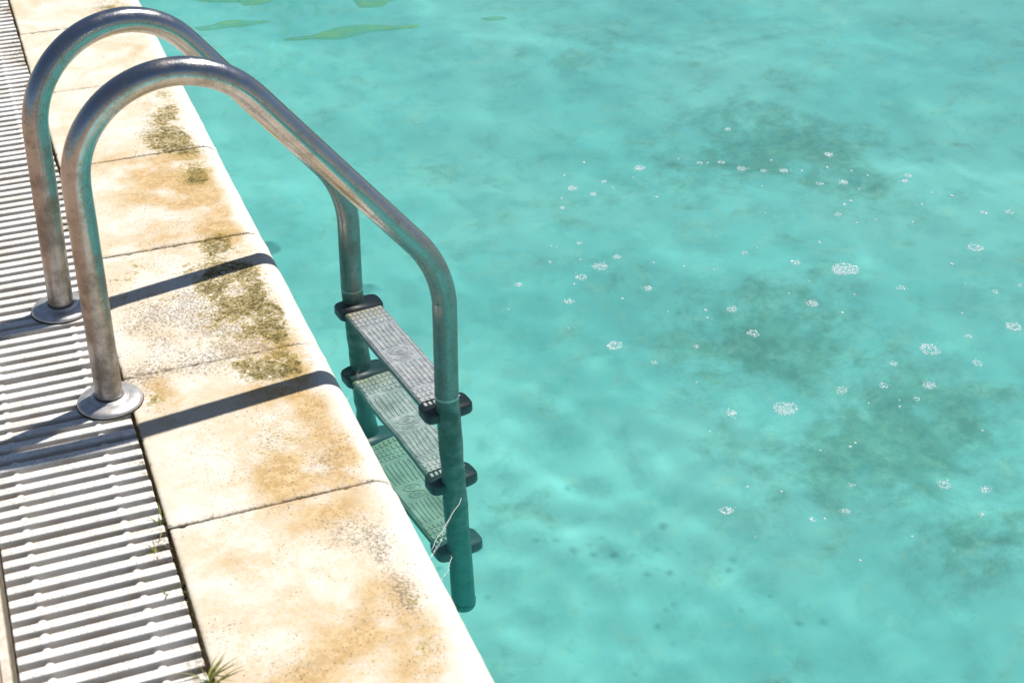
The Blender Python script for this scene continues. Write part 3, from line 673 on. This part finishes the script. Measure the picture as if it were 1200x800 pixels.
for (m, side), L_ in sect.items():
    for k, (d, w, o) in enumerate(sorted(L_, key=lambda t: t[0])):
        o['label'] = f"{'small' if w < 9 else 'rounded'} white foam cluster, {ORD[k]} one {side} {m}"

# ------------------------------------------------------------------ olive streaks, thin see-through sheets just above the far water
def mat_film():
    n = N('olive_film'); g = n.geo_pos(); a = n.noise(g, 14, 6, 0.65, 0.5)
    d = n.add('ShaderNodeBsdfPrincipled'); n.L(n.mix(n.ramp(a, 0.4, 0.62), (0.045, 0.20, 0.085), (0.10, 0.25, 0.10)), d.inputs['Base Color']); d.inputs['Roughness'].default_value = 0.7; d.inputs['Specular IOR Level'].default_value = 0.05
    t = n.add('ShaderNodeBsdfTransparent'); m = n.add('ShaderNodeMixShader'); n.L(n.ramp(a, 0.3, 0.6, 0.30, 0.62), m.inputs[0])
    n.L(t.outputs[0], m.inputs[1]); n.L(d.outputs[0], m.inputs[2]); n.L(m.outputs[0], n.out.inputs['Surface']); return n.m
M_FILM = mat_film()
STREAKS = [
    ('longest olive green streak floating on the far water, right of the far handrail', [(327,46),(365,42),(385,37),(400,33),(425,31),(450,31),(470,32),(492,31),(488,34),(460,37),(440,39),(415,44),(400,47),(380,46),(368,45),(345,48),(328,48)]),
    ('thin olive green streak just above the far handrail slope', [(226,32),(250,30),(262,26),(280,23),(300,24),(317,26),(300,29),(280,31),(250,35),(232,36)]),
    ('olive green streak cut by the top edge, nearest the far coping', [(222,-6),(270,-8),(322,-6),(316,4),(300,7),(285,7),(280,3),(228,3)]),
    ('olive green streak cut by the top edge, above the longest streak', [(412,-6),(470,-8),(480,0),(455,4),(445,9),(425,10),(418,4)]),
    ('smallest olive streak, a short dash to the right of the longest one', [(561,23),(572,21),(584,20.5),(592,22),(582,24),(570,25)])]
for k, (lab, ol) in enumerate(STREAKS):
    P = [at(x, y, ZW) for x, y in ol]; c = sum(P, Vector()) / len(P)
    P = catmull(P + [P[0]], 5)[:-1]
    P = [p + Vector((noise.noise(p * 9 + Vector((k, 0, 0))), noise.noise(p * 9 + Vector((0, k, 5))), 0)) * 0.02 for p in P]
    bm = bmesh.new(); rings = []
    for f, dz in ((1.0, 0.0), (0.985, 0.0012), (0.7, 0.0018), (0.4, 0.002)):
        rings.append([bm.verts.new((c.x + (p.x - c.x) * f, c.y + (p.y - c.y) * f, wave(c.x + (p.x - c.x) * f, c.y + (p.y - c.y) * f) + ZW + 0.0025 + dz)) for p in P])
    mid = bm.verts.new((c.x, c.y, wave(c.x, c.y) + ZW + 0.0047)); n_ = len(P)
    for a_, b_ in zip(rings, rings[1:]):
        for i in range(n_): bm.faces.new((a_[i], a_[(i + 1) % n_], b_[(i + 1) % n_], b_[i]))
    for i in range(n_): bm.faces.new((rings[-1][i], rings[-1][(i + 1) % n_], mid))
    o = link('olive_streak', from_bm(bm, 'olive_streak'), M_FILM, None, True, lab, 'algae', 'olive streaks on the far water')
    o.cycles.is_caustics_receiver = False

# ------------------------------------------------------------------ tree line across the pool, mirrored in the far ripples
rnd = random.Random(3); bm = bmesh.new()
for k in range(14000):
    x = rnd.uniform(-5, 17); top = 3.0 + 0.4 * noise.noise(Vector((x * 0.55, 2, 0))) + 0.35 * noise.noise(Vector((x * 1.6, 5, 0)))
    z = top * rnd.random() ** 0.6; y = 12.5 + rnd.uniform(-0.9, 0.9); c = Vector((x, y, z)); s_ = rnd.uniform(0.06, 0.15)
    u = Vector((rnd.gauss(0, 1), rnd.gauss(0, 1), rnd.gauss(0, 1))).normalized(); v = u.orthogonal().normalized()
    bm.faces.new([bm.verts.new(c + d) for d in (u * s_, v * s_ * 0.6, -u * s_, -v * s_ * 0.6)])
link('far_trees', from_bm(bm, 'far_trees'), mat_simple('foliage', (0.09, 0.12, 0.03), 0.6, 0.5, 3, 0.3, 0.1), None, False, 'far line of green trees beyond the end of the pool', 'trees', kind='stuff')

# ------------------------------------------------------------------ light
SUN = Vector((0.5228, 0.2408, 1.0)).normalized()
el = math.asin(SUN.z); rot = math.atan2(SUN.x, SUN.y)
w = bpy.data.worlds.new('World'); S.world = w; w.use_nodes = True
nt = w.node_tree; nt.nodes.clear(); bg = nt.nodes.new('ShaderNodeBackground'); out = nt.nodes.new('ShaderNodeOutputWorld')
sky = nt.nodes.new('ShaderNodeTexSky'); sky.sky_type = 'NISHITA'; sky.sun_disc = False
sky.sun_elevation = el; sky.sun_rotation = rot; sky.air_density = 1.0; sky.dust_density = 0.6; sky.ozone_density = 1.2
nt.links.new(sky.outputs[0], bg.inputs[0]); bg.inputs[1].default_value = 0.055; nt.links.new(bg.outputs[0], out.inputs[0])
sl = bpy.data.lights.new('sun', 'SUN'); sl.energy = 4.6; sl.angle = math.radians(0.75); sl.color = (1.0, 0.955, 0.88)
so = bpy.data.objects.new('sun', sl); COL.objects.link(so); so.rotation_euler = SUN.to_track_quat('Z', 'Y').to_euler(); so.location = (2, 1, 6)
sl.cycles.is_caustics_light = True

S.view_settings.view_transform = 'Standard'; S.view_settings.look = 'None'; S.view_settings.gamma = 1.0
S.view_settings.exposure = 0.42
S.render.engine = 'CYCLES'
cy = S.cycles; cy.use_denoising = True; cy.max_bounces = 12; cy.transmission_bounces = 10; cy.transparent_max_bounces = 12; cy.volume_bounces = 1
cy.caustics_reflective = False; cy.caustics_refractive = True; cy.sample_clamp_indirect = 6.0; cy.blur_glossy = 0.3
